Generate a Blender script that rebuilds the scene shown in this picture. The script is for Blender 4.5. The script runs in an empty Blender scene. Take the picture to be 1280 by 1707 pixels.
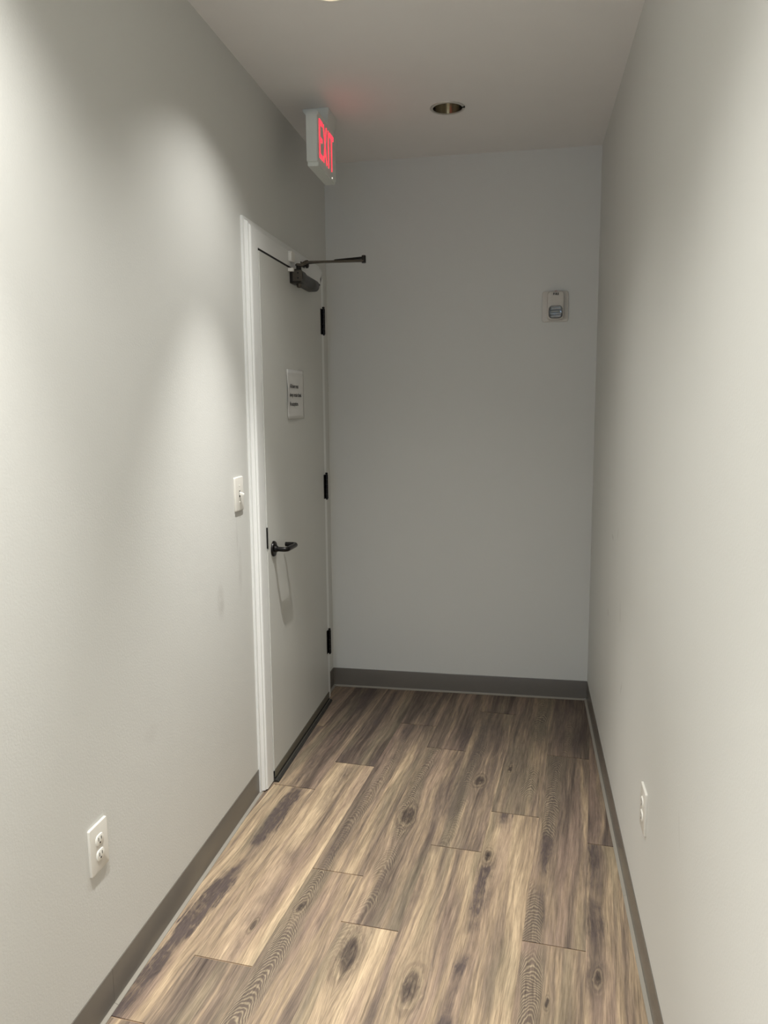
import bpy, bmesh, math, random
from mathutils import Vector, Matrix

# ------------------------------------------------------------------ camera, world, light, exposure
S = bpy.context.scene
C = S.collection
W, D, H = 1.3591, 3.9571, 2.743           # corridor width, far wall, ceiling height (metres)
YB = -3.2                                 # how far the corridor is built behind the camera

cam_d = bpy.data.cameras.new('camera')
cam_d.sensor_fit = 'HORIZONTAL'
cam_d.sensor_width = 36.0
cam_d.lens = 1277.9 / 1280.0 * 36.0
cam_d.clip_start = 0.01
cam = bpy.data.objects.new('camera', cam_d)
C.objects.link(cam)
yaw, pitch, roll = 0.182402, -0.136152, -0.008842
fw = Vector((-math.sin(yaw) * math.cos(pitch), math.cos(yaw) * math.cos(pitch), math.sin(pitch)))
r0 = Vector((math.cos(yaw), math.sin(yaw), 0))
u0 = r0.cross(fw)
rr = r0 * math.cos(roll) + u0 * math.sin(roll)
uu = -r0 * math.sin(roll) + u0 * math.cos(roll)
cam.matrix_world = Matrix(((rr.x, uu.x, -fw.x, 1.022), (rr.y, uu.y, -fw.y, 0.0), (rr.z, uu.z, -fw.z, 1.52349), (0, 0, 0, 1)))
S.camera = cam

world = bpy.data.worlds.new('world')
S.world = world
world.use_nodes = True
world.node_tree.nodes['Background'].inputs[0].default_value = (0.62, 0.78, 1.0, 1)
world.node_tree.nodes['Background'].inputs[1].default_value = 0.25

S.view_settings.view_transform = 'Standard'
S.view_settings.look = 'None'
S.view_settings.gamma = 1.0
S.view_settings.use_curve_mapping = False
S.view_settings.exposure = 0.70

LAMP_COL = (1.0, 0.985, 0.95)
LAMPS = [(0.435, 2.375, 25, 112, 158, 55, 0), (0.38, 1.02, 68, 136, 100, 74, 6), (0.58, -0.45, 150, 130, 110, 78, 16)]    # lit downlights, the last one added out of view to brighten the near walls: x, y, spill in watts, its angle, beam in watts, its angle, tilt of its spots, away from the far floor
# cool daylight that enters by the open end of the corridor, well behind the camera
day = bpy.data.lights.new('daylight_opening', 'AREA')
day.shape = 'RECTANGLE'; day.size = 1.30; day.size_y = 2.4
day.energy = 9.0
day.color = (0.52, 0.72, 1.0)
day_o = bpy.data.objects.new('daylight_opening', day)
C.objects.link(day_o)
day_o.location = (W / 2, YB + 0.03, 1.35)
day_o.rotation_euler = (math.radians(90), 0, 0)

# ------------------------------------------------------------------ helpers
def obj(name, bm, mat, parent=None, smooth=False, loc=None):
    me = bpy.data.meshes.new(name)
    bmesh.ops.recalc_face_normals(bm, faces=bm.faces)
    bm.to_mesh(me); bm.free()
    if smooth:
        for p in me.polygons: p.use_smooth = True
    if mat: me.materials.append(mat)
    o = bpy.data.objects.new(name, me)
    C.objects.link(o)
    if loc is not None: o.location = loc
    if parent: o.parent = parent
    return o

def smooth_by_angle(o, deg=40):
    me = o.data
    for p in me.polygons: p.use_smooth = True
    bm = bmesh.new(); bm.from_mesh(me)
    for e in bm.edges:
        e.smooth = len(e.link_faces) == 2 and e.calc_face_angle(0) < math.radians(deg)
    bm.to_mesh(me); bm.free()
    return o

def thing(name, label, cat, loc=(0, 0, 0), group=None):
    o = bpy.data.objects.new(name, None); C.objects.link(o)
    o.empty_display_size = 0.05
    o.location = loc
    o['label'] = label; o['category'] = cat
    if group: o['group'] = group
    return o

def struct(o, label=None, cat=None):
    o['kind'] = 'structure'
    if label: o['label'] = label
    if cat: o['category'] = cat
    return o

def add_box(bm, x0, x1, y0, y1, z0, z1, bev=0.0, seg=2):
    m = bmesh.new()
    bmesh.ops.create_cube(m, size=1)
    for v in m.verts:
        v.co = Vector(((x0 + x1) / 2 + v.co.x * (x1 - x0), (y0 + y1) / 2 + v.co.y * (y1 - y0), (z0 + z1) / 2 + v.co.z * (z1 - z0)))
    if bev > 0:
        bmesh.ops.bevel(m, geom=list(m.edges), offset=bev, segments=seg, affect='EDGES', profile=0.5)
    merge(bm, m)

def merge(bm, m):
    me = bpy.data.meshes.new('tmp'); m.to_mesh(me); m.free()
    bm.from_mesh(me); bpy.data.meshes.remove(me)

def box(*a, **k):
    bm = bmesh.new(); add_box(bm, *a, **k); return bm

def add_prism(bm, pts, axis, a, b):
    """closed polygon pts (2D) swept along an axis from a to b; remaining axes keep their order"""
    def P(p, t):
        c = [p[0], p[1]]; c.insert(axis, t); return Vector(c)
    v0 = [bm.verts.new(P(p, a)) for p in pts]
    v1 = [bm.verts.new(P(p, b)) for p in pts]
    n = len(pts)
    for i in range(n):
        bm.faces.new((v0[i], v0[(i + 1) % n], v1[(i + 1) % n], v1[i]))
    bm.faces.new(v0[::-1]); bm.faces.new(v1)

def prism(*a):
    bm = bmesh.new(); add_prism(bm, *a); return bm

def add_tube(bm, path, rad, seg=16, cap=True):
    """round tube along a list of points; rad a number or a list"""
    n = len(path); path = [Vector(p) for p in path]
    rad = rad if isinstance(rad, (list, tuple)) else [rad] * n
    rings = []; ref = None
    for i, p in enumerate(path):
        t = (path[min(i + 1, n - 1)] - path[max(i - 1, 0)]).normalized()
        if ref is None:
            ref = Vector((0, 0, 1)) if abs(t.z) < 0.9 else Vector((1, 0, 0))
        a = (ref - t * ref.dot(t)).normalized(); ref = a
        b = t.cross(a)
        rings.append([bm.verts.new(p + (a * math.cos(k * 2 * math.pi / seg) + b * math.sin(k * 2 * math.pi / seg)) * rad[i]) for k in range(seg)])
    for i in range(n - 1):
        for k in range(seg):
            bm.faces.new((rings[i][k], rings[i][(k + 1) % seg], rings[i + 1][(k + 1) % seg], rings[i + 1][k]))
    if cap:
        bm.faces.new(rings[0][::-1]); bm.faces.new(rings[-1])

def add_lathe(bm, prof, origin, axis, seg=40, close=False):
    """prof: (radius, distance along axis); axis 'x' or 'z'"""
    rings = []
    for r, h in prof:
        ring = []
        for k in range(seg):
            a = 2 * math.pi * k / seg
            c, s = r * math.cos(a), r * math.sin(a)
            v = (h, c, s) if axis == 'x' else (c, s, h)
            ring.append(bm.verts.new(Vector(origin) + Vector(v)))
        rings.append(ring)
    for i in range(len(rings) - 1):
        for k in range(seg):
            bm.faces.new((rings[i][k], rings[i][(k + 1) % seg], rings[i + 1][(k + 1) % seg], rings[i + 1][k]))
    if close:
        bm.faces.new(rings[0][::-1]); bm.faces.new(rings[-1])

def rrect(w, h, r, n=6, cx=0.0, cy=0.0):
    pts = []
    for (sx, sy, a0) in ((1, 1, 0), (-1, 1, 90), (-1, -1, 180), (1, -1, 270)):
        for k in range(n + 1):
            a = math.radians(a0 + 90 * k / n)
            pts.append((cx + sx * (w / 2 - r) + r * math.cos(a), cy + sy * (h / 2 - r) + r * math.sin(a)))
    return pts

def add_plate(bm, pts, axis, base, thick, sign=1, edge=0.002):
    """flat plate with an eased front rim: outline pts on a wall plane, from base outward along +/- axis"""
    cx = sum(p[0] for p in pts) / len(pts); cy = sum(p[1] for p in pts) / len(pts)
    hw = max(abs(p[0] - cx) for p in pts); hh = max(abs(p[1] - cy) for p in pts)
    def ring(off, t):
        out = []
        for p in pts:
            q = [cx + (p[0] - cx) * (hw - off) / hw, cy + (p[1] - cy) * (hh - off) / hh]
            q.insert(axis, base + sign * t); out.append(bm.verts.new(q))
        return out
    rs = [ring(0, 0), ring(0, thick - edge), ring(edge * 0.3, thick - edge * 0.3), ring(edge, thick)]
    n = len(pts)
    for a, b in zip(rs, rs[1:]):
        for i in range(n):
            bm.faces.new((a[i], a[(i + 1) % n], b[(i + 1) % n], b[i]))
    bm.faces.new(rs[0][::-1]); bm.faces.new(rs[-1])

def text_obj(name, body, size, mat, parent, M, extrude=0.0, align='LEFT', xscale=1.0, spacing=1.0, bold=0.0):
    cu = bpy.data.curves.new(name, 'FONT')
    cu.body = body; cu.size = size; cu.extrude = extrude; cu.align_x = align
    cu.space_character = spacing; cu.offset = bold
    cu.resolution_u = 3
    t = bpy.data.objects.new(name, cu); C.objects.link(t)
    bpy.context.view_layer.update()
    dg = bpy.context.evaluated_depsgraph_get()
    me = bpy.data.meshes.new_from_object(t.evaluated_get(dg))
    bpy.data.objects.remove(t); bpy.data.curves.remove(cu)
    me.transform(Matrix.Diagonal((xscale, 1, 1, 1)))
    me.transform(M)
    me.materials.clear(); me.materials.append(mat)
    me.name = name
    o = bpy.data.objects.new(name, me); C.objects.link(o)
    if parent: o.parent = parent
    return o

# text laid on the left wall (reads along +y, faces +x), on the far wall (reads along +x, faces -y)
def M_left(x, y, z): return Matrix(((0, 0, 1, x), (1, 0, 0, y), (0, 1, 0, z), (0, 0, 0, 1)))
def M_far(x, y, z): return Matrix(((1, 0, 0, x), (0, 0, -1, y), (0, 1, 0, z), (0, 0, 0, 1)))

# ------------------------------------------------------------------ materials
def lin(c):
    return tuple(((v / 255) / 12.92 if v / 255 <= 0.04045 else ((v / 255 + 0.055) / 1.055) ** 2.4) for v in c) + (1,)

def base_mat(name):
    m = bpy.data.materials.new(name); m.use_nodes = True
    return m, m.node_tree.nodes, m.node_tree.links, m.node_tree.nodes['Principled BSDF']

def mat(name, rgb, rough=0.5, metal=0.0, bump=None, mottle=0.0, spec=0.5, emit=None, es=0.0):
    m, N, L, b = base_mat(name)
    b.inputs['Roughness'].default_value = rough
    b.inputs['Metallic'].default_value = metal
    b.inputs['Specular IOR Level'].default_value = spec
    tc = N.new('ShaderNodeTexCoord')
    no = N.new('ShaderNodeTexNoise'); no.inputs['Scale'].default_value = 9.0; no.inputs['Detail'].default_value = 3
    L.new(tc.outputs['Object'], no.inputs['Vector'])
    mx = N.new('ShaderNodeMixRGB')
    c = lin(rgb)
    mx.inputs[1].default_value = tuple(v * (1 - mottle) for v in c[:3]) + (1,)
    mx.inputs[2].default_value = tuple(min(1, v * (1 + mottle)) for v in c[:3]) + (1,)
    L.new(no.outputs['Fac'], mx.inputs[0]); L.new(mx.outputs[0], b.inputs['Base Color'])
    if bump:
        sc, st = bump
        n2 = N.new('ShaderNodeTexNoise'); n2.inputs['Scale'].default_value = sc; n2.inputs['Detail'].default_value = 2
        L.new(tc.outputs['Object'], n2.inputs['Vector'])
        bp = N.new('ShaderNodeBump'); bp.inputs['Strength'].default_value = st; bp.inputs['Distance'].default_value = 0.002
        L.new(n2.outputs['Fac'], bp.inputs['Height']); L.new(bp.outputs['Normal'], b.inputs['Normal'])
    if emit:
        b.inputs['Emission Color'].default_value = tuple(emit) + (1,)
        b.inputs['Emission Strength'].default_value = es
    return m

def paint_mat(name, rgb, smudges, rough=0.55):
    """wall paint with orange-peel relief and a few scuff marks: (y, z, half width, half height, strength)"""
    m, N, L, b = base_mat(name)
    b.inputs['Roughness'].default_value = rough
    b.inputs['Specular IOR Level'].default_value = 0.35
    tc = N.new('ShaderNodeTexCoord')
    n1 = N.new('ShaderNodeTexNoise'); n1.inputs['Scale'].default_value = 2.2; n1.inputs['Detail'].default_value = 3
    L.new(tc.outputs['Object'], n1.inputs['Vector'])
    c = lin(rgb)
    mx = N.new('ShaderNodeMixRGB')
    mx.inputs[1].default_value = tuple(v * 0.985 for v in c[:3]) + (1,)
    mx.inputs[2].default_value = tuple(v * 1.015 for v in c[:3]) + (1,)
    L.new(n1.outputs['Fac'], mx.inputs[0])
    out = mx.outputs[0]
    if smudges:
        sep = N.new('ShaderNodeSeparateXYZ'); L.new(tc.outputs['Object'], sep.inputs[0])
        def M(op, a, bb=None):
            n = N.new('ShaderNodeMath'); n.operation = op
            for i, v in enumerate((a, bb)):
                if v is None: continue
                if isinstance(v, (int, float)): n.inputs[i].default_value = v
                else: L.new(v, n.inputs[i])
            return n.outputs[0]
        n3 = N.new('ShaderNodeTexNoise'); n3.inputs['Scale'].default_value = 28.0; n3.inputs['Detail'].default_value = 4
        L.new(tc.outputs['Object'], n3.inputs['Vector'])
        tot = None
        for (y, z, hy, hz, st, slant) in smudges:
            dz = M('SUBTRACT', sep.outputs[2], z)
            yy = M('SUBTRACT', M('SUBTRACT', sep.outputs[1], y), M('MULTIPLY', dz, slant))
            d = M('ADD', M('POWER', M('ABSOLUTE', M('DIVIDE', yy, hy)), 2.0), M('POWER', M('ABSOLUTE', M('DIVIDE', dz, hz)), 2.0))
            k = M('MULTIPLY', M('MAXIMUM', M('SUBTRACT', 1.0, d), 0.0), st)
            tot = k if tot is None else M('ADD', tot, k)
        fac = M('MULTIPLY', tot, M('ADD', M('MULTIPLY', n3.outputs['Fac'], 1.4), -0.1))
        m2 = N.new('ShaderNodeMixRGB')
        L.new(fac, m2.inputs[0]); L.new(out, m2.inputs[1]); m2.inputs[2].default_value = lin((120, 110, 100))
        out = m2.outputs[0]
    L.new(out, b.inputs['Base Color'])
    n2 = N.new('ShaderNodeTexNoise'); n2.inputs['Scale'].default_value = 170.0; n2.inputs['Detail'].default_value = 2
    L.new(tc.outputs['Object'], n2.inputs['Vector'])
    bp = N.new('ShaderNodeBump'); bp.inputs['Strength'].default_value = 0.16; bp.inputs['Distance'].default_value = 0.002
    L.new(n2.outputs['Fac'], bp.inputs['Height']); L.new(bp.outputs['Normal'], b.inputs['Normal'])
    return m

WALL = (214, 214, 209)
m_wall = paint_mat('wall_paint', WALL, [])
m_wall_l = paint_mat('left_wall_paint', WALL, [(2.43, 0.86, 0.035, 0.075, 0.28, 0.0), (2.62, 0.93, 0.02, 0.11, 0.22, 0.05), (2.60, 1.06, 0.008, 0.09, 0.2, 0.0), (1.9, 0.62, 0.05, 0.03, 0.10, 0.0)])
m_wall_r = paint_mat('right_wall_paint', WALL, [(3.02, 1.02, 0.03, 0.012, 0.45, 1.2), (2.72, 0.80, 0.012, 0.05, 0.30, 0.2), (2.86, 1.06, 0.01, 0.03, 0.25, -0.2), (2.63, 0.56, 0.008, 0.03, 0.5, -0.5), (3.1, 0.7, 0.02, 0.02, 0.3, 0.3), (1.62, 0.62, 0.006, 0.05, 0.2, 0.3)])
m_ceil = mat('ceiling_paint', (236, 234, 231), 0.8, bump=(140.0, 0.15), mottle=0.015)
m_base = mat('taupe_vinyl', (106, 101, 94), 0.27, bump=(60.0, 0.05), mottle=0.03)
m_toe = mat('pale_vinyl_toe', (142, 137, 127), 0.36, mottle=0.05)
m_trim = mat('white_enamel', (234, 235, 232), 0.35, mottle=0.01)
m_door = mat('door_paint', (205, 205, 199), 0.42, bump=(90.0, 0.06), mottle=0.012)
m_black = mat('black_metal', (22, 20, 19), 0.32, metal=0.6, mottle=0.1)
m_bronze = mat('dark_bronze', (40, 36, 32), 0.38, metal=0.6, mottle=0.1)
m_bronze_l = mat('worn_bronze', (92, 85, 76), 0.35, metal=0.8, mottle=0.12)
m_steel = mat('brushed_steel', (190, 190, 186), 0.28, metal=1.0, mottle=0.06)
m_alu = mat('dull_aluminium', (128, 126, 114), 0.4, metal=0.8, mottle=0.06)
m_rubber = mat('dark_rubber', (40, 38, 34), 0.7, mottle=0.08)
m_plastic = mat('white_plastic', (238, 236, 228), 0.35, mottle=0.01)
m_plate = mat('ivory_plate', (222, 219, 210), 0.4, mottle=0.01)
m_slot = mat('dark_slot', (22, 20, 18), 0.8, mottle=0.05)
m_grey = mat('exit_housing', (222, 226, 220), 0.45, mottle=0.02)
m_red = mat('red_lit_letter', (200, 30, 40), 0.4, mottle=0.02, emit=(1.0, 0.035, 0.06), es=1.15)
m_redred = mat('red_print', (170, 40, 35), 0.6, mottle=0.02)
m_paper = mat('white_paper', (213, 212, 208), 0.75, bump=(30.0, 0.08), mottle=0.01)
m_ink = mat('black_ink', (34, 33, 32), 0.8, mottle=0.05)
m_reflector = mat('aluminium_reflector', (206, 200, 186), 0.13, metal=1.0, mottle=0.03)
m_ring = mat('trim_ring_metal', (206, 203, 196), 0.3, metal=0.6, mottle=0.03)
m_bulb = mat('lit_bulb', (255, 240, 215), 0.5, emit=(1.0, 0.84, 0.62), es=4.0)
m_bulb_off = mat('unlit_bulb', (190, 186, 178), 0.4, mottle=0.02)
m_sub = mat('subfloor_boards', (150, 126, 102), 0.6, mottle=0.15)
m_strobe = mat('strobe_housing', (208, 203, 194), 0.4, mottle=0.02)
m_flash = mat('flash_reflector', (200, 206, 212), 0.12, metal=1.0, mottle=0.05)
def glass_mat():
    m, N, L, b = base_mat('clear_lens')
    b.inputs['Base Color'].default_value = (0.93, 0.96, 1, 1)
    b.inputs['Roughness'].default_value = 0.04
    b.inputs['Transmission Weight'].default_value = 1.0
    b.inputs['IOR'].default_value = 1.45
    return m
m_lens = glass_mat()

def wood_mat():
    m, N, L, b = base_mat('oak_plank')
    def link(v, sock):
        if isinstance(v, (int, float)): sock.default_value = v
        elif isinstance(v, tuple): sock.default_value = v
        else: L.new(v, sock)
    def M(op, a, bb=None, c=None, clamp=False):
        n = N.new('ShaderNodeMath'); n.operation = op; n.use_clamp = clamp
        for i, v in enumerate((a, bb, c)):
            if v is not None: link(v, n.inputs[i])
        return n.outputs[0]
    def attr(name, out='Fac'):
        n = N.new('ShaderNodeAttribute'); n.attribute_type = 'OBJECT'; n.attribute_name = name
        return n.outputs[out]
    def vec(x, y, z):
        n = N.new('ShaderNodeCombineXYZ')
        for i, v in enumerate((x, y, z)): link(v, n.inputs[i])
        return n.outputs[0]
    def noise(x, y, z, detail=3, rough=0.55, dist=0.0):
        n = N.new('ShaderNodeTexNoise'); n.inputs['Scale'].default_value = 1.0
        n.inputs['Detail'].default_value = detail; n.inputs['Roughness'].default_value = rough; n.inputs['Distortion'].default_value = dist
        L.new(vec(x, y, z), n.inputs['Vector'])
        return n.outputs['Fac']
    def step(v, a, bb):
        n = N.new('ShaderNodeMapRange'); n.interpolation_type = 'SMOOTHSTEP'
        link(v, n.inputs[0]); n.inputs[1].default_value = a; n.inputs[2].default_value = bb
        return n.outputs[0]
    def mix(f, a, bb, mode='MIX'):
        n = N.new('ShaderNodeMixRGB'); n.blend_type = mode
        link(f, n.inputs[0]); link(a, n.inputs[1]); link(bb, n.inputs[2])
        return n.outputs[0]
    tc = N.new('ShaderNodeTexCoord')
    sp = N.new('ShaderNodeSeparateXYZ'); L.new(tc.outputs['Object'], sp.inputs[0])
    X, Y = sp.outputs[0], sp.outputs[1]
    seed = M('MULTIPLY', attr('seed'), 17.0)
    tone, dark, cath = attr('tone'), attr('dark'), attr('cath')
    # gentle waver of the grain
    wob = M('SUBTRACT', noise(M('MULTIPLY', X, 3.0), M('MULTIPLY', Y, 1.5), seed, 2), 0.5)
    wob2 = M('SUBTRACT', noise(M('MULTIPLY', X, 16.0), M('MULTIPLY', Y, 7.0), seed, 3), 0.5)
    # knot of this plank: distance field, and the grain bends round it
    kv = N.new('ShaderNodeSeparateXYZ'); L.new(attr('knot', 'Vector'), kv.inputs[0])
    kx, ky, kr = kv.outputs[0], kv.outputs[1], kv.outputs[2]
    dxk = M('ADD', M('SUBTRACT', X, kx), M('MULTIPLY', wob2, 0.045))
    dyk = M('MULTIPLY', M('ADD', M('SUBTRACT', Y, ky), M('MULTIPLY', wob, 0.16)), 0.36)
    dk = M('DIVIDE', M('SQRT', M('ADD', M('MULTIPLY', dxk, dxk), M('MULTIPLY', dyk, dyk))), M('MAXIMUM', kr, 0.001))
    bend = M('MULTIPLY', M('MULTIPLY', M('SIGN', M('SUBTRACT', X, kx)), kr), M('EXPONENT', M('MULTIPLY', M('MULTIPLY', dk, dk), -0.5)))
    x = M('ADD', M('SUBTRACT', X, M('MULTIPLY', bend, 0.8)), M('ADD', M('MULTIPLY', wob, 0.045), M('MULTIPLY', wob2, 0.0025)))
    # broad streaks
    n1 = noise(M('MULTIPLY', x, 18.0), M('MULTIPLY', Y, 0.8), seed, 4, 0.6, 0.15)
    n1b = noise(M('MULTIPLY', x, 55.0), M('MULTIPLY', Y, 2.4), M('ADD', seed, 3.0), 4, 0.68)
    t = M('ADD', M('ADD', M('MULTIPLY', M('SUBTRACT', n1, 0.5), 1.9), M('MULTIPLY', M('SUBTRACT', n1b, 0.5), 1.2)), tone)
    ramp = N.new('ShaderNodeValToRGB')
    L.new(t, ramp.inputs[0])
    e = ramp.color_ramp.elements
    e[0].position = 0.0; e[0].color = lin((84, 72, 64))
    e[1].position = 1.0; e[1].color = lin((198, 175, 144))
    for pos, c in ((0.22, (108, 94, 83)), (0.45, (136, 119, 102)), (0.7, (166, 145, 119))):
        q = ramp.color_ramp.elements.new(pos); q.color = lin(c)
    col = ramp.outputs[0]
    # olive and pinkish washes
    n6 = noise(M('MULTIPLY', x, 11.0), M('MULTIPLY', Y, 0.9), M('ADD', seed, 9.0), 2)
    col = mix(M('MULTIPLY', step(n6, 0.54, 0.66), 0.45), col, lin((134, 124, 102)))
    col = mix(M('MULTIPLY', step(n6, 0.46, 0.34), 0.40), col, lin((158, 134, 119)))
    # violet-brown smoky patches that run with the grain
    n4 = noise(M('MULTIPLY', x, 13.0), M('MULTIPLY', Y, 1.5), M('ADD', seed, 5.0), 5, 0.62, 0.5)
    sd = N.new('ShaderNodeSeparateXYZ'); L.new(attr('streak', 'Vector'), sd.inputs[0])     # streak: offset, slant, strength
    ds = M('SUBTRACT', x, M('ADD', sd.outputs[0], M('MULTIPLY', Y, sd.outputs[1])))
    rag = M('SUBTRACT', noise(M('MULTIPLY', x, 60.0), M('MULTIPLY', Y, 4.5), M('ADD', seed, 4.0), 5, 0.7), 0.5)
    near = step(M('ADD', M('ABSOLUTE', ds), M('MULTIPLY', rag, 0.085)), 0.042, 0.002)
    gap = noise(M('MULTIPLY', X, 3.0), M('MULTIPLY', Y, 3.6), M('ADD', seed, 2.0), 3)
    patch = M('ADD', M('MULTIPLY', step(n4, 0.50, 0.64), dark), M('MULTIPLY', M('MULTIPLY', near, sd.outputs[2]), step(gap, 0.36, 0.60)), None, True)
    fib0 = noise(M('MULTIPLY', x, 130.0), M('MULTIPLY', Y, 4.5), seed, 4, 0.68)
    swirl = noise(M('MULTIPLY', x, 55.0), M('MULTIPLY', Y, 15.0), seed, 4, 0.6, 1.8)
    patch = M('MULTIPLY', patch, M('SUBTRACT', M('MULTIPLY', M('ADD', fib0, swirl), 1.5), 0.55), None, True)
    col = mix(patch, col, lin((86, 75, 71)))
    # cathedral grain: nested arches of thin cream lines over a greyer band
    cv = N.new('ShaderNodeSeparateXYZ'); L.new(attr('arch', 'Vector'), cv.inputs[0])       # arch: centre x, sharpness, half width
    ax = M('SUBTRACT', M('ADD', X, M('MULTIPLY', wob, 0.09)), cv.outputs[0])
    nb = noise(M('MULTIPLY', X, 3.0), M('MULTIPLY', Y, 2.1), M('ADD', seed, 7.0), 2)
    band = M('MULTIPLY', step(M('ADD', M('DIVIDE', M('ABSOLUTE', ax), cv.outputs[2]), rag), 1.05, 0.5), cath)
    band = M('MULTIPLY', band, step(nb, 0.38, 0.50))
    ph = M('ADD', M('ADD', Y, M('MULTIPLY', M('MULTIPLY', ax, ax), cv.outputs[1])), M('ADD', M('MULTIPLY', wob2, 0.10), M('MULTIPLY', wob, 0.35)))
    arch = M('ADD', M('SINE', M('MULTIPLY', ph, 390.0)), M('MULTIPLY', M('SUBTRACT', swirl, 0.5), 2.2))
    arch = step(arch, -0.3, 1.1)
    ccol = mix(arch, lin((96, 84, 74)), lin((160, 146, 121)))
    col = mix(M('MULTIPLY', band, 0.78), col, ccol)
    # knot: ragged smoky heart and a paler ringed halo
    ring = M('SINE', M('MULTIPLY', M('ADD', dk, M('MULTIPLY', swirl, 0.9)), 11.0))
    on = step(kr, 0.002, 0.006)
    halo = M('MULTIPLY', step(M('ADD', dk, rag), 1.9, 0.7), on)
    hcol = mix(step(ring, -0.6, 0.9), lin((108, 93, 80)), lin((152, 136, 112)))
    col = mix(M('MULTIPLY', halo, 0.6), col, hcol)
    heart = M('MULTIPLY', M('MULTIPLY', step(M('ADD', dk, M('MULTIPLY', rag, 1.6)), 1.0, 0.25), on), M('ADD', 0.15, M('MULTIPLY', swirl, 1.3)), None, True)
    col = mix(heart, col, lin((58, 49, 46)))
    # fine pores and fibres
    fib = noise(M('MULTIPLY', x, 380.0), M('MULTIPLY', Y, 13.0), seed, 3, 0.7)
    f2 = M('ADD', M('MULTIPLY', M('SUBTRACT', fib, 0.5), 1.2), M('MULTIPLY', M('SUBTRACT', fib0, 0.5), 1.1))
    f = M('ADD', 0.80, f2)
    col = mix(1.0, col, vec(f, f, f), 'MULTIPLY')
    L.new(col, b.inputs['Base Color'])
    link(M('ADD', 0.44, M('MULTIPLY', fib0, 0.12)), b.inputs['Roughness'])
    b.inputs['Specular IOR Level'].default_value = 0.35
    bp = N.new('ShaderNodeBump'); bp.inputs['Strength'].default_value = 0.10; bp.inputs['Distance'].default_value = 0.001
    L.new(fib, bp.inputs['Height']); L.new(bp.outputs['Normal'], b.inputs['Normal'])
    return m
m_wood = wood_mat()

# ------------------------------------------------------------------ structure: walls, ceiling, floor
FX, OP0, OP1, OPZ = 0.028, 2.79, 3.765, 2.185      # door frame face, rough opening
bm = prism([(YB, -0.02), (OP0, -0.02), (OP0, OPZ), (OP1, OPZ), (OP1, -0.02), (D, -0.02), (D, H + 0.1), (YB, H + 0.1)], 0, -0.12, 0.0)
struct(obj('wall_left', bm, m_wall_l))
struct(obj('wall_right', box(W, W + 0.12, YB, D, -0.02, H + 0.1), m_wall_r))
struct(obj('wall_back', box(-0.12, W + 0.12, D, D + 0.12, -0.02, H + 0.1), m_wall))

OFF = (0.685, 3.353)
R_CAN = 0.0625
cans = [(q[0], q[1], R_CAN) for q in LAMPS + [OFF]]
def ceiling_mesh():
    bm = bmesh.new()
    q = 0.09
    ys = sorted({YB, D} | {c[1] - q for c in cans} | {c[1] + q for c in cans})
    seg = 48
    for a, b_ in zip(ys, ys[1:]):
        c = next((c for c in cans if a >= c[1] - q - 1e-6 and b_ <= c[1] + q + 1e-6), None)
        xs = [0.0, W] if c is None else [0.0, c[0] - q, c[0] + q, W]
        for i, (x0, x1) in enumerate(zip(xs, xs[1:])):
            if c is not None and i == 1:
                inner, outer = [], []
                for k in range(seg):
                    t = 2 * math.pi * k / seg + math.pi / 4
                    cx, sy = math.cos(t), math.sin(t)
                    s = q / max(abs(cx), abs(sy))
                    inner.append(bm.verts.new((c[0] + c[2] * cx, c[1] + c[2] * sy, H)))
                    outer.append(bm.verts.new((c[0] + s * cx, c[1] + s * sy, H)))
                for k in range(seg):
                    j = (k + 1) % seg
                    bm.faces.new((outer[k], outer[j], inner[j], inner[k]))
            else:
                bm.faces.new([bm.verts.new(p) for p in ((x0, a, H), (x1, a, H), (x1, b_, H), (x0, b_, H))])
    bmesh.ops.remove_doubles(bm, verts=bm.verts, dist=1e-5)
    return bm
struct(obj('ceiling', ceiling_mesh(), m_ceil))
struct(obj('trim_1', box(-0.12, W + 0.12, YB, D + 0.12, H + 0.16, H + 0.2), m_slot))      # slab over the ceiling void

floor = struct(obj('floor', box(-0.12, W, YB, D, -0.03, -0.0025), m_sub))

# vinyl planks, laid a few degrees off the walls
SL = 0.085
TH = math.atan(SL)
PW, PL = 0.177, 1.22
def clip(poly, nx, ny, c):
    out = []
    for i in range(len(poly)):
        a, b_ = poly[i], poly[(i + 1) % len(poly)]
        da, db = nx * a[0] + ny * a[1] - c, nx * b_[0] + ny * b_[1] - c
        if da <= 0: out.append(a)
        if da * db < 0:
            t = da / (da - db); out.append((a[0] + (b_[0] - a[0]) * t, a[1] + (b_[1] - a[1]) * t))
    return out
rnd = random.Random(11)
# per plank look, far planks painted darker for the dim light there, keyed (lane, index of the plank whose near end is the listed joint)
JOINT = {-3: 2.2, -2: 1.595, -1: 1.829, 0: 2.283, 1: 2.038, 2: 2.485, 3: 2.747, 4: 2.045, 5: 2.586, 6: 1.9}
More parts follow.
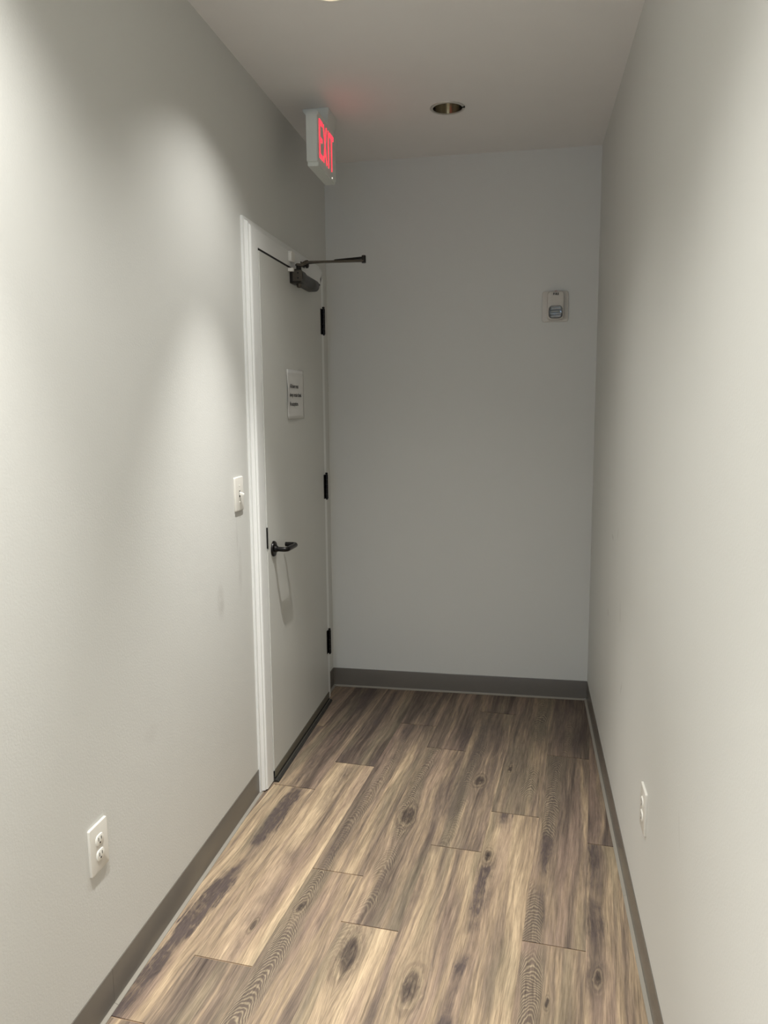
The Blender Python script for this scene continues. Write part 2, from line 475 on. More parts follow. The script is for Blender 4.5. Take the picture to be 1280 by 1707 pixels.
#             seed tone dark  streak(off,slant,str)   cath arch(cx,sharp,hw)      knot(x,y,r)
LOOK = {
 (-2, 0): (1.3, .66, .2, (0.012, 0.03, 2.6), 0.0, (0, 29, .03), (0, 9, 0)),
 (-2, -1): (2.1, .55, .5, (-.02, 0.0, .6), 0.0, (0, 29, .03), (0, 9, 0)),
 (-2, 1): (3.7, 0.30, .6, (.0, 0.02, .6), 0.0, (0, 29, .03), (0, 9, 0)),
 (-1, 0): (4.4, .78, .15, (.0, -.02, .55), 0.0, (0, 29, .03), (.02, -.45, .012)),
 (-1, -1): (5.2, .42, .25, (-.06, 0.0, .35), 0.0, (0, 29, .03), (0, 9, 0)),
 (-1, 1): (6.6, 0.26, .55, (-.03, 0.03, .7), 0.0, (0, 29, .03), (0, 9, 0)),
 (0, 0): (7.9, .52, .35, (-.04, 0.0, .6), 0.5, (-.045, 50, .04), (0, 9, 0)),
 (0, -1): (8.3, .55, .2, (-.05, 0.0, .35), 1.0, (-.05, 58, .045), (-.05, .42, .016)),
 (0, 1): (9.1, 0.28, .45, (0.02, 0.02, .6), 0.0, (0, 29, .03), (0, 9, 0)),
 (1, 0): (10.4, .50, .25, (.06, 0.0, .4), 1.0, (-.05, 50, .05), (-.035, .02, .034)),
 (1, -1): (11.8, .72, .15, (-.02, .02, .35), .7, (-.045, 43, .035), (-.02, .50, .034)),
 (1, 1): (12.5, 0.32, .4, (.06, 0.0, .5), 0.0, (0, 29, .03), (0, 9, 0)),
 (2, 0): (13.2, .46, .45, (-.04, .03, .7), 0.35, (-.03, 50, .03), (0.01, -.10, .02)),
 (2, -1): (14.9, .62, .2, (-.075, 0.0, .5), 0.0, (0, 29, .03), (-.005, -.05, .030)),
 (2, 1): (15.1, 0.30, .4, (0, 0, .4), 0.0, (0, 29, .03), (0, 9, 0)),
 (3, 0): (16.6, .50, .25, (-.04, 0.0, .3), 1.0, (.035, 43, .04), (-.055, -.25, .010)),
 (3, -1): (17.3, .72, .15, (-.06, 0.03, 1.0), 0.0, (0, 29, .03), (-.06, .33, .014)),
 (4, 0): (18.4, .42, .35, (-.05, 0.0, .8), .8, (-.055, 50, .035), (0, 9, 0)),
 (4, -1): (19.7, .50, .2, (.06, 0.0, .3), 1.0, (-.045, 72, .04), (-.005, .40, .009)),
 (4, 1): (20.2, 0.26, .5, (.0, 0.0, .6), .5, (0, 50, .03), (0, 9, 0)),
 (5, 0): (21.5, .36, .35, (-.03, 0.0, .5), 0.0, (0, 29, .03), (0, 9, 0)),
 (5, -1): (22.8, .64, .2, (-.065, 0.0, .9), 0.0, (0, 29, .03), (-.055, -.05, .014)),
 (5, 1): (23.6, 0.24, .4, (.0, 0.0, .5), 0.0, (0, 29, .03), (0, 9, 0)),
}
for lane in range(-3, 7):
    j0 = JOINT[lane]
    for idx in range(-3, 3):
        y0 = j0 + idx * PL
        if y0 > D + 0.2 or y0 + PL < -0.2: continue
        # plank centre in room coordinates: lane edges are measured at y = 2.04
        yc = y0 + PL / 2
        xm = 0.502 + (lane - 1 + 0.5) * PW / math.cos(TH) * 1.0 + SL * (yc - 2.04)
        g = 0.00004
        rect = [(-PW / 2 + g, -PL / 2 + g), (PW / 2 - g, -PL / 2 + g), (PW / 2 - g, PL / 2 - g), (-PW / 2 + g, PL / 2 - g)]
        # local -> room: x = xm + c*lx + s*ly ; y = yc - s*lx + c*ly
        c, s = math.cos(TH), math.sin(TH)
        poly = rect
        for (nx, ny, lim) in ((-1, 0, -0.0015), (1, 0, W - 0.0015), (0, 1, D - 0.0015)):
            poly = clip(poly, nx * c + ny * -s, nx * s + ny * c, lim - (nx * xm + ny * yc))
            if len(poly) < 3: break
        if len(poly) < 3: continue
        area = 0.5 * abs(sum(poly[i][0] * poly[(i + 1) % len(poly)][1] - poly[(i + 1) % len(poly)][0] * poly[i][1] for i in range(len(poly))))
        if area < 0.0008: continue
        bm = bmesh.new()
        mx_ = sum(p[0] for p in poly) / len(poly); my_ = sum(p[1] for p in poly) / len(poly)
        def ins(p, d):
            return (p[0] + (d if p[0] < mx_ else -d), p[1] + (d if p[1] < my_ else -d))
        v0 = [bm.verts.new((p[0], p[1], -0.0025)) for p in poly]
        v1 = [bm.verts.new((p[0], p[1], -0.00015)) for p in poly]
        v2 = [bm.verts.new((*ins(p, 0.0002), 0.0)) for p in poly]
        n = len(poly)
        for A, B in ((v0, v1), (v1, v2)):
            for i in range(n): bm.faces.new((A[i], A[(i + 1) % n], B[(i + 1) % n], B[i]))
        bm.faces.new(v2); bm.faces.new(v0[::-1])
        o = obj('plank', bm, m_wood, floor)
        o.location = (xm, yc, 0); o.rotation_euler = (0, 0, -TH)
        lk = LOOK.get((lane, idx))
        if lk is None:
            lk = (rnd.uniform(30, 80), rnd.uniform(.4, .65), rnd.uniform(.2, .5), (rnd.uniform(-.06, .06), 0.0, rnd.uniform(.2, .7)),
                  rnd.choice((0.0, .7)), (rnd.uniform(-.05, .05), 50, .04), (rnd.uniform(-.05, .05), rnd.uniform(-.5, .5), rnd.choice((0, 0, .02))))
        o['seed'], o['tone'], o['dark'], o['streak'], o['cath'], o['arch'], o['knot'] = lk

# vinyl cove base: flat dark face with a rolled top, and a paler toe that flares onto the floor
CB = [(0.0, 0.0066), (0.0034, 0.0066), (0.0030, 0.0090), (0.0028, 0.0120), (0.0028, 0.0985), (0.0023, 0.1005), (0.0013, 0.1016), (0.0, 0.1016)]
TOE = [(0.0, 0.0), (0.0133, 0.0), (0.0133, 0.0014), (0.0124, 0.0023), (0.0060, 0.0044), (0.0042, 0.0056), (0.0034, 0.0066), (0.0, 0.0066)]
def cove(name, place, axis, a, b_, cut=0.0):
    bm = bmesh.new(); add_prism(bm, [place(d, z + 0.0002) for d, z in CB], axis, a, b_)
    o = struct(smooth_by_angle(obj(name, bm, m_base), 35))
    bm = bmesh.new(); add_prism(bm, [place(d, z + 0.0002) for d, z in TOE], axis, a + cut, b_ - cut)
    smooth_by_angle(obj('toe', bm, m_toe, o), 35)['label'] = 'paler toe along the foot of the base'
L_ = lambda d, z: (d, z)
R_ = lambda d, z: (W - d, z)
B_ = lambda d, z: (D - d, z)
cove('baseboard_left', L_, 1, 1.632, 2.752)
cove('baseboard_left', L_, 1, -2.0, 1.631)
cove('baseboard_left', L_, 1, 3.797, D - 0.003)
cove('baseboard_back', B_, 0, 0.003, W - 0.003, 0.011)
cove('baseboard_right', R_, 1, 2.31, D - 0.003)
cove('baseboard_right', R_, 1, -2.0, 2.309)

# ------------------------------------------------------------------ door, frame
DY0, DY1, DZ0, DZ1 = 2.842, 3.732, 0.045, 2.1085
frame = bpy.data.objects.new('trim_2', None); C.objects.link(frame); frame.location = (0, 3.29, 0); struct(frame)
def child(name, bm, m, par, smooth=None):
    o = obj(name, bm, m, None)
    o.parent = par; o.matrix_parent_inverse = par.matrix_world.inverted() if par.type == 'EMPTY' and False else Matrix.Identity(4)
    # keep room coordinates: shift the mesh by the chain of parents' offsets
    off = Vector((0, 0, 0)); q = par
    while q: off += q.location; q = q.parent
    o.data.transform(Matrix.Translation(-off))
    if smooth: smooth_by_angle(o, smooth)
    return o
# moulded jamb casing: stepped outward, seen edge-on from the corridor
PROF = [(0.0, 0.0), (0.0085, 0.0), (0.0095, 0.004), (0.0095, 0.0105), (0.0125, 0.0135), (0.0205, 0.018), (0.0215, 0.0215), (0.0215, 0.0255), (0.026, 0.0285), (0.0275, 0.031), (FX, 0.035)]
T0, TZ = 2.738, 2.212
pts = [(x, T0 + d) for x, d in PROF] + [(FX, 2.838), (0.0, 2.838)]
bm = bmesh.new()
# near jamb, mitred to the head at 45 degrees
def mitre_jamb():
    bm = bmesh.new()
    lo, hi = [], []
    for (x, y) in pts:
        d = y - T0
        lo.append(bm.verts.new((x, y, 0.006)))
        hi.append(bm.verts.new((x, y, TZ - d * (TZ - 2.118) / (2.838 - T0))))
    n = len(pts)
    for i in range(n): bm.faces.new((lo[i], lo[(i + 1) % n], hi[(i + 1) % n], hi[i]))
    bm.faces.new(lo[::-1]); bm.faces.new(hi)
    return bm
child('jamb_casing', mitre_jamb(), m_trim, frame, 25)
def head_casing():
    bm = bmesh.new()
    sc = (TZ - 2.118) / (2.838 - T0)
    A, B = [], []
    for (x, y) in pts:
        d = y - T0
        z = TZ - d * sc
        A.append(bm.verts.new((x, y + 0.0002, z)))
        B.append(bm.verts.new((x, 3.735 + (0.058) * (1 - d / 0.1) + 0.0, z)))
    n = len(pts)
    for i in range(n): bm.faces.new((A[i], A[(i + 1) % n], B[(i + 1) % n], B[i]))
    bm.faces.new(A[::-1]); bm.faces.new(B)
    return bm
child('head_casing', head_casing(), m_trim, frame, 25)
bm = prism([(0.0, 3.7355), (FX, 3.7355), (FX, 3.779), (0.024, 3.786), (0.012, 3.790), (0.0, 3.793)], 2, 0.006, 2.15)
child('jamb_casing', bm, m_trim, frame, 25)
# frame behind the casings: jambs, head and stops
child('jamb', box(-0.12, -0.0005, OP0 + 0.0005, 2.838, 0.0, 2.118), m_trim, frame)
child('jamb', box(-0.12, -0.0005, 3.7355, OP1 - 0.0005, 0.0, 2.118), m_trim, frame)
child('head_jamb', box(-0.12, -0.0005, OP0 + 0.0005, OP1 - 0.0005, 2.1185, OPZ - 0.0005), m_trim, frame)
child('stop', box(-0.065, -0.020, 2.8385, 3.7352, 2.095, 2.1182), m_slot, frame)
child('stop', box(-0.065, -0.020, 2.8385, 2.855, 0.02, 2.0945), m_slot, frame)
child('stop', box(-0.065, -0.020, 3.719, 3.7352, 0.02, 2.0945), m_slot, frame)

child('dark_gap_strip', box(0.006, 0.0272, 2.8425, 3.7315, 2.1092, 2.1178), m_slot, frame)  # dark strip put in for the shade in the gap over the leaf
door = bpy.data.objects.new('door_1', None); C.objects.link(door); door.location = (0.0, DY1, 0); struct(door)
child('leaf', box(-0.013, 0.031, DY0, DY1, DZ0, DZ1, bev=0.0022), m_door, door)
# sweep along the foot of the leaf
bm = bmesh.new()
add_prism(bm, [(0.0312, 0.020), (0.0345, 0.020), (0.0345, 0.048), (0.0335, 0.050), (0.0312, 0.050)], 1, DY0 + 0.004, DY1 - 0.003)
sw = child('sweep', bm, m_alu, door); sw['label'] = 'dull metal sweep strip along the foot of the door'
child('dark_gap_strip', box(0.006, 0.0335, DY0 + 0.004, DY1 - 0.003, 0.0125, 0.0198), m_rubber, sw)  # rubber seal under the sweep
# lever handle
rose = bmesh.new()
add_lathe(rose, [(0.0001, 0.0), (0.0315, 0.0), (0.0315, 0.004), (0.030, 0.0072), (0.026, 0.0085), (0.014, 0.009), (0.0125, 0.018), (0.0001, 0.018)], (0.0311, 2.908, 0.962), 'x', 32)
handle = child('handle', rose, m_black, door, 35)
handle['label'] = 'black lever handle with a round rose'
lv = bmesh.new()
P0 = Vector((0.046, 2.908, 0.961))
path = [P0, Vector((0.072, 2.908, 0.960))]
for k in range(1, 7):
    a = math.radians(90 * k / 6); path.append(Vector((0.072 + 0.017 * math.sin(a), 2.908 + 0.017 * (1 - math.cos(a)), 0.960)))
path.append(Vector((0.089, 3.018, 0.958)))
for k in range(1, 7):
    a = math.radians(90 * k / 6); path.append(Vector((0.072 + 0.017 * math.cos(a), 3.018 + 0.017 * math.sin(a), 0.958)))
path.append(Vector((0.042, 3.035, 0.958)))
add_tube(lv, path, 0.0098, 16)
child('lever', lv, m_black, handle, 40)
lp = child('latch_plate', box(0.0, 0.0324, 2.8388, 2.8462, 0.974, 1.058), m_black, door)
# hinges
for z in (1.94, 1.128, 0.32):
    bm = bmesh.new()
    add_box(bm, 0.0285, 0.0335, 3.712, 3.7345, z - 0.061, z + 0.061, 0.001)
    hg = child('hinge', bm, m_black, door); hg['label'] = 'black steel butt hinge on the far edge of the door'
    bm = bmesh.new()
    for k in range(5):
        add_tube(bm, [(0.0405, 3.735, z - 0.061 + k * 0.0246), (0.0405, 3.735, z - 0.061 + k * 0.0246 + 0.0236)], 0.0075, 14)
    child('knuckle', bm, m_black, hg, 40)
    bm = bmesh.new()
    add_tube(bm, [(0.0405, 3.735, z - 0.066), (0.0405, 3.735, z + 0.062), (0.0405, 3.735, z + 0.0635), (0.0405, 3.735, z + 0.069), (0.0405, 3.735, z + 0.071)], [0.0045, 0.0045, 0.0065, 0.0065, 0.004], 12)
    child('pin', bm, m_black, hg, 40)
# threshold
thr = struct(obj('trim_3', prism([(-0.12, -0.004), (-0.12, 0.010), (0.030, 0.0115), (0.044, 0.0085), (0.050, 0.001), (0.050, 0.0002), (0.0, 0.0002), (0.0, -0.004)], 1, 2.839, 3.734), m_rubber))
th_ridge = obj('ridge', box(0.0375, 0.0405, 2.84, 3.733, 0.0095, 0.0125), m_alu, thr)

# ------------------------------------------------------------------ door closer
dc = thing('door_closer', 'dark bronze hydraulic door closer with a long folded arm at the top of the door', 'door closer', (0.031, 3.24, 2.05))
bm = bmesh.new()
# rounded body: D-shaped section that narrows toward the hinge side
secs = [(3.222, 0.052, 0.054), (3.226, 0.056, 0.058), (3.290, 0.056, 0.058), (3.305, 0.050, 0.050), (3.44, 0.050, 0.050), (3.515, 0.050, 0.050), (3.530, 0.042, 0.040), (3.533, 0.030, 0.030)]
rings = []
zc = 2.076
for (y, dx, dz) in secs:
    r = min(dx, dz) * 0.42
    o_ = []
    for k in range(5):
        a = math.radians(-90 + 90 * k / 4); o_.append((0.0312 + dx - r + r * math.cos(a), zc - dz / 2 + r + r * math.sin(a)))
    for k in range(5):
        a = math.radians(90 * k / 4); o_.append((0.0312 + dx - r + r * math.cos(a), zc + dz / 2 - r + r * math.sin(a)))
    o_ += [(0.0312, zc + dz / 2), (0.0312, zc - dz / 2)]
    rings.append([bm.verts.new((x, y, z)) for x, z in o_])
for a, b_ in zip(rings, rings[1:]):
    n = len(a)
    for i in range(n): bm.faces.new((a[i], a[(i + 1) % n], b_[(i + 1) % n], b_[i]))
bm.faces.new(rings[0][::-1]); bm.faces.new(rings[-1])
body = child('body', bm, m_bronze, dc, 35)
bm = box(0.044, 0.086, 3.2195, 3.2222, 2.054, 2.098, bev=0.001)
ep = child('end_plate', bm, m_bronze_l, body); ep['label'] = 'paler end plate with two screws'
for z in (2.066, 2.087):
    bm = bmesh.new(); add_tube(bm, [(0.068, 3.2202, z), (0.068, 3.2182, z)], 0.0035, 10)
    child('screw', bm, m_slot, body)
bm = bmesh.new()
add_tube(bm, [(0.060, 3.262, 2.051), (0.060, 3.262, 2.036), (0.060, 3.262, 2.032)], [0.011, 0.011, 0.006], 12)
child('spindle_cap', bm, m_bronze_l, body, 40)
bm = bmesh.new()
add_tube(bm, [(0.060, 3.262, 2.100), (0.060, 3.262, 2.122)], [0.012, 0.011], 14)
child('spindle', bm, m_bronze, body, 40)
EL = Vector((0.316, 3.394, 2.160))
def bar(p, q, w, h, z_off=0.0):
    bm = bmesh.new()
    p, q = Vector(p), Vector(q); t = (q - p).normalized(); sd_ = Vector((0, 0, 1)).cross(t).normalized(); up = t.cross(sd_)
    m = bmesh.new(); bmesh.ops.create_cube(m, size=1)
    for v in m.verts:
        k = 0.5 + v.co.x
        v.co = p.lerp(q, k) + sd_ * v.co.y * w + up * v.co.z * h
    bmesh.ops.bevel(m, geom=list(m.edges), offset=min(w, h) * 0.25, segments=2, affect='EDGES')
    merge(bm, m)
    return bm
bm = bar((0.048, 3.256, 2.127), (0.078, 3.272, 2.127), 0.022, 0.010)
add_tube(bm, [(0.066, 3.266, 2.124), (0.078, 3.274, 2.134), (0.090, 3.282, 2.142)], 0.008, 10)
merge(bm, bar((0.085, 3.279, 2.140), EL - Vector((0, 0, 0.004)), 0.018, 0.0085))
child('main_arm', bm, m_bronze_l, dc)
bm = bar((0.050, 3.425, 2.163), (0.19, 3.409, 2.1635), 0.012, 0.008)
merge(bm, bar((0.18, 3.410, 2.165), EL + Vector((0, 0, 0.009)), 0.018, 0.010))
child('forearm', bm, m_bronze, dc)
bm = bmesh.new()
add_tube(bm, [EL - Vector((0, 0, 0.012)), EL + Vector((0, 0, 0.018)), EL + Vector((0, 0, 0.020))], [0.0095, 0.0095, 0.007], 14)
child('elbow_pin', bm, m_bronze, dc, 40)
bm = bmesh.new()
add_box(bm, FX + 0.0003, FX + 0.005, 3.395, 3.452, 2.146, 2.166, 0.001)
add_box(bm, FX + 0.004, FX + 0.030, 3.416, 3.434, 2.148, 2.164, 0.002)
add_tube(bm, [(FX + 0.022, 3.425, 2.142), (FX + 0.022, 3.425, 2.175)], 0.007, 12)
child('shoe', bm, m_bronze, dc)

# contact sensor and its magnet
cs = thing('contact_sensor', 'small white rounded contact sensor on the door head above the closer', 'sensor', (FX, 3.245, 2.15))
bm = bmesh.new(); add_plate(bm, rrect(0.056, 0.044, 0.012, 5, 3.243, 2.1575), 0, FX + 0.0004, 0.014, 1, 0.004)
child('cover', bm, m_plastic, cs, 40)
cm = thing('sensor_magnet', 'white magnet block on the door top, just under the contact sensor', 'magnet', (0.031, 3.2085, 2.099))
bm = bmesh.new(); add_plate(bm, rrect(0.019, 0.014, 0.002, 3, 3.2085, 2.099), 0, 0.0314, 0.022, 1, 0.002)
child('cover', bm, m_plastic, cm, 40)

# paper notice
pn = thing('paper_notice', 'white paper notice with three lines of print taped to the door', 'notice', (0.031, 3.26, 1.58))
bm = bmesh.new()
nx_, nz_ = 14, 12
g = [[None] * (nz_ + 1) for _ in range(nx_ + 1)]
for i in range(nx_ + 1):
    for k in range(nz_ + 1):
        u, v = i / nx_, k / nz_
        lift = 0.0006 + 0.0045 * max(0, (0.18 - u) / 0.18) ** 2 * math.sin(math.pi * min(1, max(0, v * 1.15 - .05))) + 0.0016 * math.sin(u * 5 + v * 4) ** 2 * v * 0.6 + 0.004 * max(0, (0.08 - v) / 0.08) ** 2 * (1 - u * .6)
        g[i][k] = bm.verts.new((0.0312 + lift, 3.142 + 0.247 * u, 1.475 + 0.210 * v + 0.003 * u))
for i in range(nx_):
    for k in range(nz_):
        bm.faces.new((g[i][k], g[i + 1][k], g[i + 1][k + 1], g[i][k + 1]))
sheet = child('sheet', bm, m_paper, pn)
for p in sheet.data.polygons: p.use_smooth = True
sol = sheet.modifiers.new('thickness', 'SOLIDIFY'); sol.thickness = 0.0003; sol.offset = 0
for (txt, y, z) in (('All doors must', 3.180, 1.608), ('always remain closed.', 3.171, 1.571), ('No exceptions.', 3.171, 1.533)):
    t_ = text_obj('lettering', txt, 0.0235, m_ink, pn, Matrix.Translation(-Vector(pn.location)) @ M_left(0.0345, y, z), 0.0, 'LEFT', 0.84, 1.0, 0.0006)

# ------------------------------------------------------------------ exit sign
ex = thing('exit_sign', 'grey exit sign with red lit letters hanging from the ceiling above the door', 'sign', (0.18, 3.21, H))
EX0, EX1, EY0, EY1, EZ0, EZ1 = 0.161, 0.206, 3.06, 3.36, 2.466, 2.672
m_ = bmesh.new(); bmesh.ops.create_cube(m_, size=1)
for v in m_.verts:
    v.co = Vector(((EX0 + EX1) / 2 + v.co.x * (EX1 - EX0), (EY0 + EY1) / 2 + v.co.y * (EY1 - EY0), (EZ0 + EZ1) / 2 + v.co.z * (EZ1 - EZ0)))
ed = [e for e in m_.edges if abs(e.verts[0].co.x - e.verts[1].co.x) > 0.01]
bmesh.ops.bevel(m_, geom=ed, offset=0.014, segments=4, affect='EDGES')
bmesh.ops.bevel(m_, geom=[e for e in m_.edges if len(e.link_faces) == 2 and e.calc_face_angle(0) > 1.2], offset=0.0025, segments=2, affect='EDGES')
hs = child('housing', m_, m_grey, ex, 30)
bm = bmesh.new()
for xr in (0.1735, 0.1935):
    add_box(bm, xr - 0.0012, xr + 0.0012, EY0 - 0.0006, EY0 + 0.001, EZ0 + 0.016, EZ1 - 0.016)
child('rib', bm, m_grey, hs)
# letters built as flat raised strokes
def stroke(bm, a, b_, w):
    a, b_ = Vector(a), Vector(b_); t = (b_ - a).normalized(); n_ = Vector((-t.y, t.x)) * w / 2
    q = [a + n_, a - n_, b_ - n_, b_ + n_]
    add_prism(bm, [(p.x, p.y) for p in q], 0, EX1 + 0.0002, EX1 + 0.0022)
zb, zt = EZ0 + 0.036, EZ1 - 0.026
zm = (zb + zt) / 2
sw_ = 0.0090
def letter(strokes):
    bm = bmesh.new()
    for q in strokes: stroke(bm, q[0], q[1], q[2] if len(q) > 2 else sw_)
    return child('letter', bm, m_red, ex)
y = 3.090
letter([((y + .005, zb), (y + .005, zt)), ((y, zt - .008), (y + .048, zt - .008), .017), ((y, zm), (y + .042, zm), .015), ((y, zb + .008), (y + .048, zb + .008), .017)])
y = 3.150
letter([((y + .004, zb), (y + .052, zt), .0075), ((y + .004, zt), (y + .052, zb), .0075)])
y = 3.2285
letter([((y + .004, zb), (y + .004, zt), .0085)])
y = 3.254
letter([((y + .030, zb), (y + .030, zt)), ((y, zt - .008), (y + .060, zt - .008), .017)])
# canopy that fixes it to the ceiling
bm = bmesh.new()
top = [(0.097, 3.243), (0.207, 3.243), (0.207, 3.385), (0.097, 3.385)]
lo_ = [(0.150, 3.252), (0.198, 3.252), (0.198, 3.372), (0.150, 3.372)]
lv_ = [[bm.verts.new((x, y, z)) for x, y in P] for P, z in ((top, H - 0.0003), (top, H - 0.010), (lo_, 2.6725))]
for a, b_ in zip(lv_, lv_[1:]):
    for i in range(4): bm.faces.new((a[i], a[(i + 1) % 4], b_[(i + 1) % 4], b_[i]))
bm.faces.new(lv_[0][::-1]); bm.faces.new(lv_[-1])
bmesh.ops.recalc_face_normals(bm, faces=bm.faces)
bmesh.ops.bevel(bm, geom=list(bm.edges), offset=0.002, segments=2, affect='EDGES')
child('canopy', bm, m_grey, ex, 30)
bm = bmesh.new(); add_tube(bm, [(EX1 - 0.002, 3.288, EZ0 + 0.012), (EX1 + 0.0025, 3.288, EZ0 + 0.012)], 0.0032, 12)
child('test_button', bm, mat('test_lamp', (255, 245, 230), 0.3, emit=(1, 0.95, 0.85), es=0.45), ex)

# ------------------------------------------------------------------ downlights
def downlight(x, y, lit, label, spill=0, spread=124, beam=0, narrow=72, tilt=0, group=None):
    d = thing('downlight', label, 'ceiling light', (x, y, H), group)
    bm = bmesh.new()
    add_lathe(bm, [(0.0612, 0.001), (0.0612, -0.0035), (0.0640, -0.0050), (0.0700, -0.0036), (0.0725, -0.0012), (0.0725, -0.0003), (0.0612, 0.001)], (0, 0, 0), 'z', 56)
    ring = obj('trim_ring', bm, m_ring if not lit else m_plastic, d); smooth_by_angle(ring, 50)
    bm = bmesh.new()
    add_lathe(bm, [(0.0608, 0.0), (0.0600, 0.010), (0.0560, 0.045), (0.0470, 0.080), (0.0360, 0.098), (0.034, 0.100)], (0, 0, 0), 'z', 56)
    rf = obj('reflector', bm, m_reflector, d); smooth_by_angle(rf, 50)
    sol = rf.modifiers.new('shell', 'SOLIDIFY'); sol.thickness = 0.001; sol.offset = 1
    bm = bmesh.new()
    add_lathe(bm, [(0.0001, 0.052), (0.018, 0.054), (0.029, 0.062), (0.033, 0.075), (0.030, 0.090), (0.022, 0.105), (0.0001, 0.106)], (0, 0, 0), 'z', 32)
    obj('bulb', bm, m_bulb if lit else m_bulb_off, d, True)
    if lit:
        for nm, en, ang in (('downlight_spill', spill, spread), ('downlight_beam', beam, narrow)):
            l = bpy.data.lights.new(nm, 'SPOT')
            l.energy = en; l.color = LAMP_COL
            l.spot_size = math.radians(ang); l.spot_blend = 1.0
            l.shadow_soft_size = 0.012
            lo = bpy.data.objects.new(nm, l); C.objects.link(lo)
            lo.parent = d; lo.location = (0, 0, -0.012); lo.rotation_euler = (-math.radians(tilt), 0, 0)
    else:
        bm = bmesh.new(); add_box(bm, 0.0605, 0.0725, -0.0055, 0.0055, -0.0066, -0.0004, 0.001)
        c_ = obj('spring_clip', bm, m_slot, d)
        c_.rotation_euler = (0, 0, math.radians(-8))
    return d
downlight(OFF[0], OFF[1], False, 'unlit recessed ceiling light with a silver reflector near the far wall')
for L_, lab in zip(LAMPS, ('lit recessed ceiling light at the top edge of the view, close to the left wall',
                           'lit recessed ceiling light overhead, just out of view beside the left wall',
                           'added ceiling light behind the viewer, unseen, brightens the near walls')):
    downlight(L_[0], L_[1], True, lab, *L_[2:])

# ------------------------------------------------------------------ switch, outlets, strobe
sp_ = thing('light_switch', 'white toggle light switch on the left wall beside the door casing', 'light switch', (0, 2.624, 1.216))
bm = bmesh.new(); add_plate(bm, rrect(0.079, 0.122, 0.004, 4, 2.624, 1.216), 0, 0.0003, 0.0062, 1, 0.0022)
child('cover_plate', bm, m_plate, sp_, 30)
child('toggle_slot', box(0.0064, 0.0068, 2.619, 2.629, 1.204, 1.228), m_slot, sp_)
bm = prism([(0.0062, 1.2115), (0.0225, 1.2105), (0.024, 1.2135), (0.0225, 1.2175), (0.0062, 1.2235)], 1, 2.6205, 2.6275)
bmesh.ops.recalc_face_normals(bm, faces=bm.faces); bmesh.ops.bevel(bm, geom=list(bm.edges), offset=0.0008, segments=2, affect='EDGES')
child('toggle', bm, m_plastic, sp_, 40)
for z in (1.216 - 0.030, 1.216 + 0.030):
    bm = bmesh.new(); add_tube(bm, [(0.0063, 2.624, z), (0.0072, 2.624, z), (0.0076, 2.624, z)], [0.0035, 0.0035, 0.002], 12)
    child('screw', bm, m_plastic, sp_, 40)

def outlet(label, x, y, z, sgn):
    t_ = thing('wall_outlet', label, 'outlet', (x, y, z))
    bm = bmesh.new(); add_plate(bm, rrect(0.079, 0.122, 0.004, 4, y, z), 0, x + sgn * 0.0003, 0.0064, sgn, 0.0022)
    child('cover_plate', bm, m_plate, t_, 30)
    for dz in (0.0195, -0.0195):
        pts_ = []
        for k in range(24):
            a = 2 * math.pi * k / 24
            pts_.append((y + 0.0168 * math.cos(a), z + dz + max(-0.0135, min(0.0135, 0.0172 * math.sin(a)))))
        bm = bmesh.new(); add_plate(bm, pts_, 0, x + sgn * 0.0064, 0.0026, sgn, 0.0008)
        rc = child('receptacle', bm, m_plastic, t_, 30)
        bm = bmesh.new()
        a, b_ = sorted((x + sgn * 0.0089, x + sgn * 0.0093))
        add_box(bm, a, b_, y - 0.0072, y - 0.0048, z + dz - 0.002, z + dz + 0.0075)
        add_box(bm, a, b_, y + 0.0048, y + 0.0072, z + dz - 0.001, z + dz + 0.0070)
        add_tube(bm, [(a, y, z + dz - 0.0075), (b_, y, z + dz - 0.0075)], 0.0027, 12)
        child('slots', bm, m_slot, rc)
    bm = bmesh.new(); add_tube(bm, [(x + sgn * 0.0062, y, z), (x + sgn * 0.0073, y, z)], [0.0033, 0.0028], 12)
    child('screw', bm, m_plastic, t_, 40)
outlet('white duplex wall outlet low on the left wall', 0.0, 1.603, 0.456, 1)
outlet('white duplex wall outlet low on the right wall', W, 2.06, 0.429, -1)

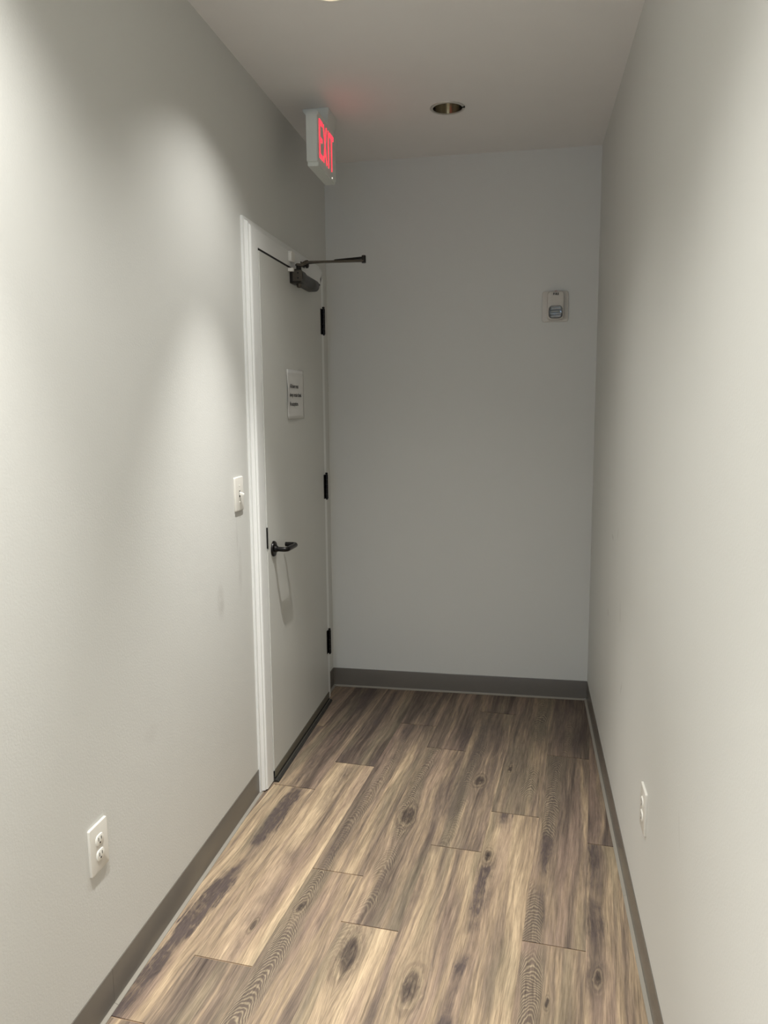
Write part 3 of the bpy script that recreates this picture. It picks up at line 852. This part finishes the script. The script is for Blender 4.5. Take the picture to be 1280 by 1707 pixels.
st = thing('fire_strobe', 'beige fire alarm strobe with clear lens high on the far wall', 'fire alarm', (1.156, D, 2.005))
bm = bmesh.new(); add_plate(bm, rrect(0.126, 0.147, 0.012, 5, 1.156, 2.004), 1, D - 0.0003, 0.008, -1, 0.003)
child('wall_plate', bm, m_strobe, st, 30)
bm = bmesh.new(); add_plate(bm, rrect(0.080, 0.136, 0.016, 6, 1.157, 2.006), 1, D - 0.0083, 0.034, -1, 0.010)
bd = child('body', bm, m_strobe, st, 40)
for dz in (-0.035, 0.035):
    for sx in (-1, 1):
        child('tab', box(1.157 + sx * 0.0445 - 0.004, 1.157 + sx * 0.0445 + 0.004, D - 0.011, D - 0.0083, 2.004 + dz - 0.002, 2.004 + dz + 0.002), m_strobe, st)
bm = bmesh.new(); add_plate(bm, rrect(0.066, 0.060, 0.018, 6, 1.157, 1.974), 1, D - 0.0425, 0.003, -1, 0.0015)
bez = child('lens_bezel', bm, m_slot, st, 30)
bm = bmesh.new()
for k in range(6):
    zz = 1.952 + k * 0.0075
    add_prism(bm, [(D - 0.0458, zz), (D - 0.0458, zz + 0.0072), (D - 0.0505 - 0.002 * math.sin(k * 2.1), zz + 0.0036)], 0, 1.157 - 0.027 + 0.003 * abs(k - 2.5) * 0.5, 1.157 + 0.027 - 0.003 * abs(k - 2.5) * 0.5)
child('flash_reflector', bm, m_flash, bez)
bm = bmesh.new()
add_tube(bm, [(1.157 - 0.02, D - 0.0545, 1.976), (1.157 + 0.02, D - 0.0545, 1.976)], 0.003, 10)
child('flash_tube', bm, m_plastic, bez)
bm = bmesh.new(); add_plate(bm, rrect(0.062, 0.055, 0.017, 6, 1.157, 1.974), 1, D - 0.0456, 0.016, -1, 0.010)
child('lens', bm, m_lens, bez, 40)
text_obj('lettering', 'FIRE', 0.0140, m_ink, st, Matrix.Translation(-Vector(st.location)) @ M_far(1.157, D - 0.0428, 2.0545), 0.0, 'CENTER', 0.72, 1.5, 0.0010)
bm = bmesh.new(); add_box(bm, 1.151, 1.163, D - 0.036, D - 0.022, 2.0738, 2.0752)
child('sounder_mark', bm, m_redred, st)
